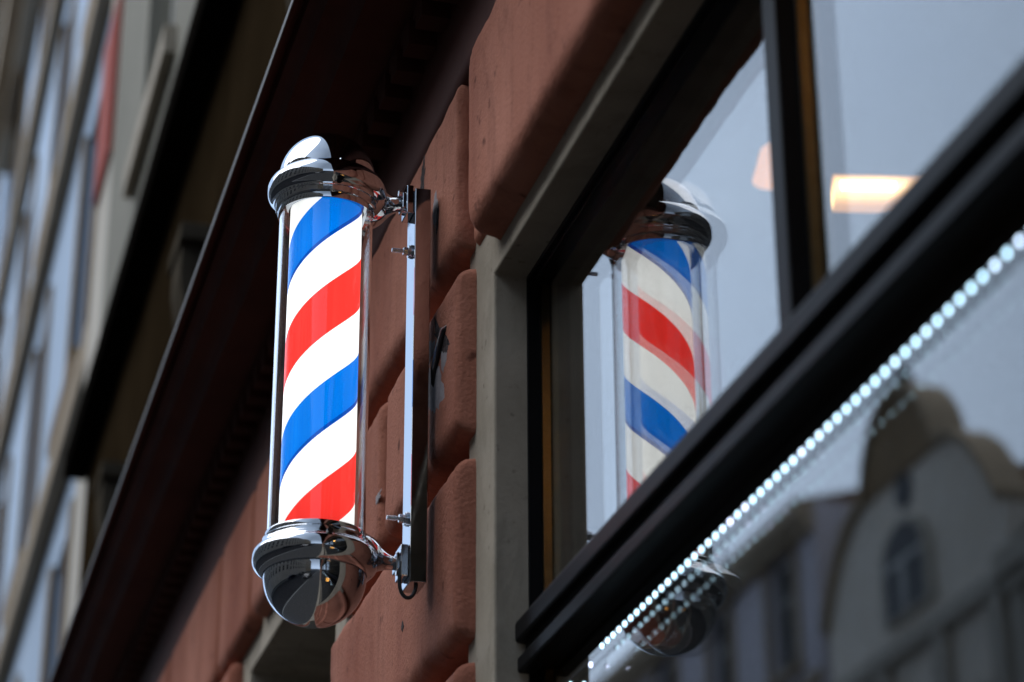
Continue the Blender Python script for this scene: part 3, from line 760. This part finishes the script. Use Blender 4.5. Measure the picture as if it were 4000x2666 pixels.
edge = [(y, gz(y)) for y in ys]
w = MB(); w.prism_x([(y, z + .003) for y, z in edge] + [(y, z + .16) for y, z in reversed(edge)], -13.45, -12.84); w.build('gable_coping', M_tan, gh)
w = MB(); w.box(-12.999, -12.80, Y0, Y1, 12.2, 12.45); w.box(-12.999, -12.88, Y0, Y1, 8.1, 8.3); w.build('string_course', M_cream, gh)
w = MB()
o_ = [(31.4 + .28 * math.cos(2 * PI * k / 20), 14.75 + .28 * math.sin(2 * PI * k / 20)) for k in range(20)]
w.prism_x(o_, -13.01, -12.96); w.build('round_window', M_panedark, gh)
for cy, zb_, wd, ht in ((31.4, 12.85, 1.35, .80), (29.4, 8.9, 1.0, 1.7), (31.4, 8.9, 1.2, 1.7), (33.4, 8.9, 1.0, 1.7), (29.4, 5.2, 1.0, 1.7), (31.4, 5.2, 1.2, 1.7), (33.4, 5.2, 1.0, 1.7)):
    o_ = [(cy + wd / 2 * math.cos(PI * k / 14), zb_ + ht + wd / 2 * .8 * math.sin(PI * k / 14)) for k in range(15)] + [(cy - wd / 2, zb_), (cy + wd / 2, zb_)]
    w = MB(); w.prism_x([(cy + (y - cy) * 1.25, zb_ + (z - zb_) * 1.11 - .07) for y, z in o_], -13.02, -12.88); fr = w.build('window', M_cream, gh)
    w = MB(); w.prism_x(o_, -12.95, -12.872); w.build('pane', M_panedark, fr)
    w = MB(); w.box(-12.95, -12.858, cy - .06, cy + .06, zb_, zb_ + ht); w.box(-12.95, -12.860, cy - wd / 2, cy + wd / 2, zb_ + ht * .93, zb_ + ht * 1.03); w.build('sash', M_whitewood, fr)
for cy in (28.55, 30.4, 32.4, 34.25):
    w = MB(); w.box(-13.001, -12.84, cy - .2, cy + .2, 8.301, 12.199); w.build('pilaster', M_cream, gh)
w = MB(); w.prism_y([(-13.6, 12.0), (-17.5, 14.4), (-21, 12.0)], Y0 + .1, Y1 - .1); w.build('roof', M_slate, gh)
w = MB(); w.prism_y([(-13.65, 12.01), (-14.3, 15.75), (-15.2, 15.75), (-15.4, 12.01)], 32.2, 34.85); w.build('attic_roof', M_tile, gh)

# ------------------------------------------------------------------ sky, sun
wd = bpy.data.worlds.new("World"); sc.world = wd; wd.use_nodes = True
nt = wd.node_tree; bg = nt.nodes['Background']
SUN_EL, SUN_AZ = math.radians(48), math.radians(-72)      # sun veiled by cloud, over the far roofs
sky = nt.nodes.new('ShaderNodeTexSky'); sky.sky_type = 'NISHITA'; sky.sun_disc = False
sky.sun_elevation = SUN_EL; sky.sun_rotation = SUN_AZ; sky.air_density = 1.2; sky.dust_density = 3
tc = nt.nodes.new('ShaderNodeTexCoord')
nz = nt.nodes.new('ShaderNodeTexNoise'); nz.inputs['Scale'].default_value = 2.6; nz.inputs['Detail'].default_value = 7; nz.inputs['Roughness'].default_value = .55
nt.links.new(tc.outputs['Generated'], nz.inputs['Vector'])
cr = nt.nodes.new('ShaderNodeValToRGB')
cr.color_ramp.elements[0].position = .3; cr.color_ramp.elements[0].color = (.55, .72, 1.0, 1)
cr.color_ramp.elements[1].position = .72; cr.color_ramp.elements[1].color = (.71, .88, 1.12, 1)
nt.links.new(nz.outputs['Fac'], cr.inputs['Fac'])
# the cloud deck is thinner (brighter) over the far roofs than behind us
dp = nt.nodes.new('ShaderNodeVectorMath'); dp.operation = 'DOT_PRODUCT'; dp.inputs[1].default_value = (-.75, .58, .30)
nt.links.new(tc.outputs['Generated'], dp.inputs[0])
mf = nt.nodes.new('ShaderNodeMath'); mf.operation = 'MULTIPLY_ADD'; mf.inputs[1].default_value = 10.5; mf.inputs[2].default_value = 5.6
nt.links.new(dp.outputs['Value'], mf.inputs[0])
mc = nt.nodes.new('ShaderNodeMath'); mc.operation = 'MAXIMUM'; mc.inputs[1].default_value = 4.2; nt.links.new(mf.outputs[0], mc.inputs[0])
sx = nt.nodes.new('ShaderNodeSeparateXYZ'); nt.links.new(tc.outputs['Generated'], sx.inputs[0])
hz = nt.nodes.new('ShaderNodeMapRange'); hz.inputs['From Min'].default_value = .34; hz.inputs['From Max'].default_value = .08; hz.inputs['To Min'].default_value = 0; hz.inputs['To Max'].default_value = 8   # bright band low over the street end
nt.links.new(sx.outputs['Z'], hz.inputs['Value'])
mf = nt.nodes.new('ShaderNodeMath'); mf.operation = 'ADD'; nt.links.new(mc.outputs[0], mf.inputs[0]); nt.links.new(hz.outputs['Result'], mf.inputs[1])
ml = nt.nodes.new('ShaderNodeVectorMath'); ml.operation = 'SCALE'; nt.links.new(mf.outputs[0], ml.inputs['Scale'])
nt.links.new(cr.outputs['Color'], ml.inputs[0])
mx = nt.nodes.new('ShaderNodeMix'); mx.data_type = 'RGBA'; mx.inputs['Factor'].default_value = .88
nt.links.new(sky.outputs['Color'], mx.inputs['A']); nt.links.new(ml.outputs[0], mx.inputs['B'])
nt.links.new(mx.outputs['Result'], bg.inputs['Color']); bg.inputs['Strength'].default_value = .1
sl = bpy.data.lights.new('sun', 'SUN'); sl.energy = 2.0; sl.angle = math.radians(64); sl.color = (1, .98, .95)
so = bpy.data.objects.new('sun', sl); COL.objects.link(so)
d = Vector((math.sin(SUN_AZ) * math.cos(SUN_EL), math.cos(SUN_AZ) * math.cos(SUN_EL), math.sin(SUN_EL)))
so.rotation_euler = d.to_track_quat('Z', 'Y').to_euler()

# ------------------------------------------------------------------ camera
cam = bpy.data.cameras.new('camera'); co = bpy.data.objects.new('camera', cam); COL.objects.link(co); sc.camera = co
cam.lens = 85; cam.sensor_width = 36; cam.clip_start = .05; cam.clip_end = 1000
rt, up, fw = Vector((.9638, -.2666, -.0034)), Vector((-.1077, -.4007, .9098)), Vector((.2439, .8765, .4149))
co.matrix_world = Matrix(((rt.x, up.x, -fw.x, 0), (rt.y, up.y, -fw.y, 0), (rt.z, up.z, -fw.z, 1.65), (0, 0, 0, 1)))
cam.dof.use_dof = True; cam.dof.focus_distance = 3.93; cam.dof.aperture_fstop = 2.75; cam.dof.aperture_blades = 0; cam.dof.aperture_ratio = 1.15

sc.view_settings.view_transform = 'Standard'; sc.view_settings.look = 'None'; sc.view_settings.exposure = .22; sc.view_settings.gamma = 1
sc.render.engine = 'CYCLES'
cy = sc.cycles
cy.max_bounces = 14; cy.diffuse_bounces = 4; cy.glossy_bounces = 8; cy.transmission_bounces = 12; cy.transparent_max_bounces = 32
cy.caustics_reflective = False; cy.caustics_refractive = False; cy.use_denoising = True
cy.sample_clamp_indirect = 6
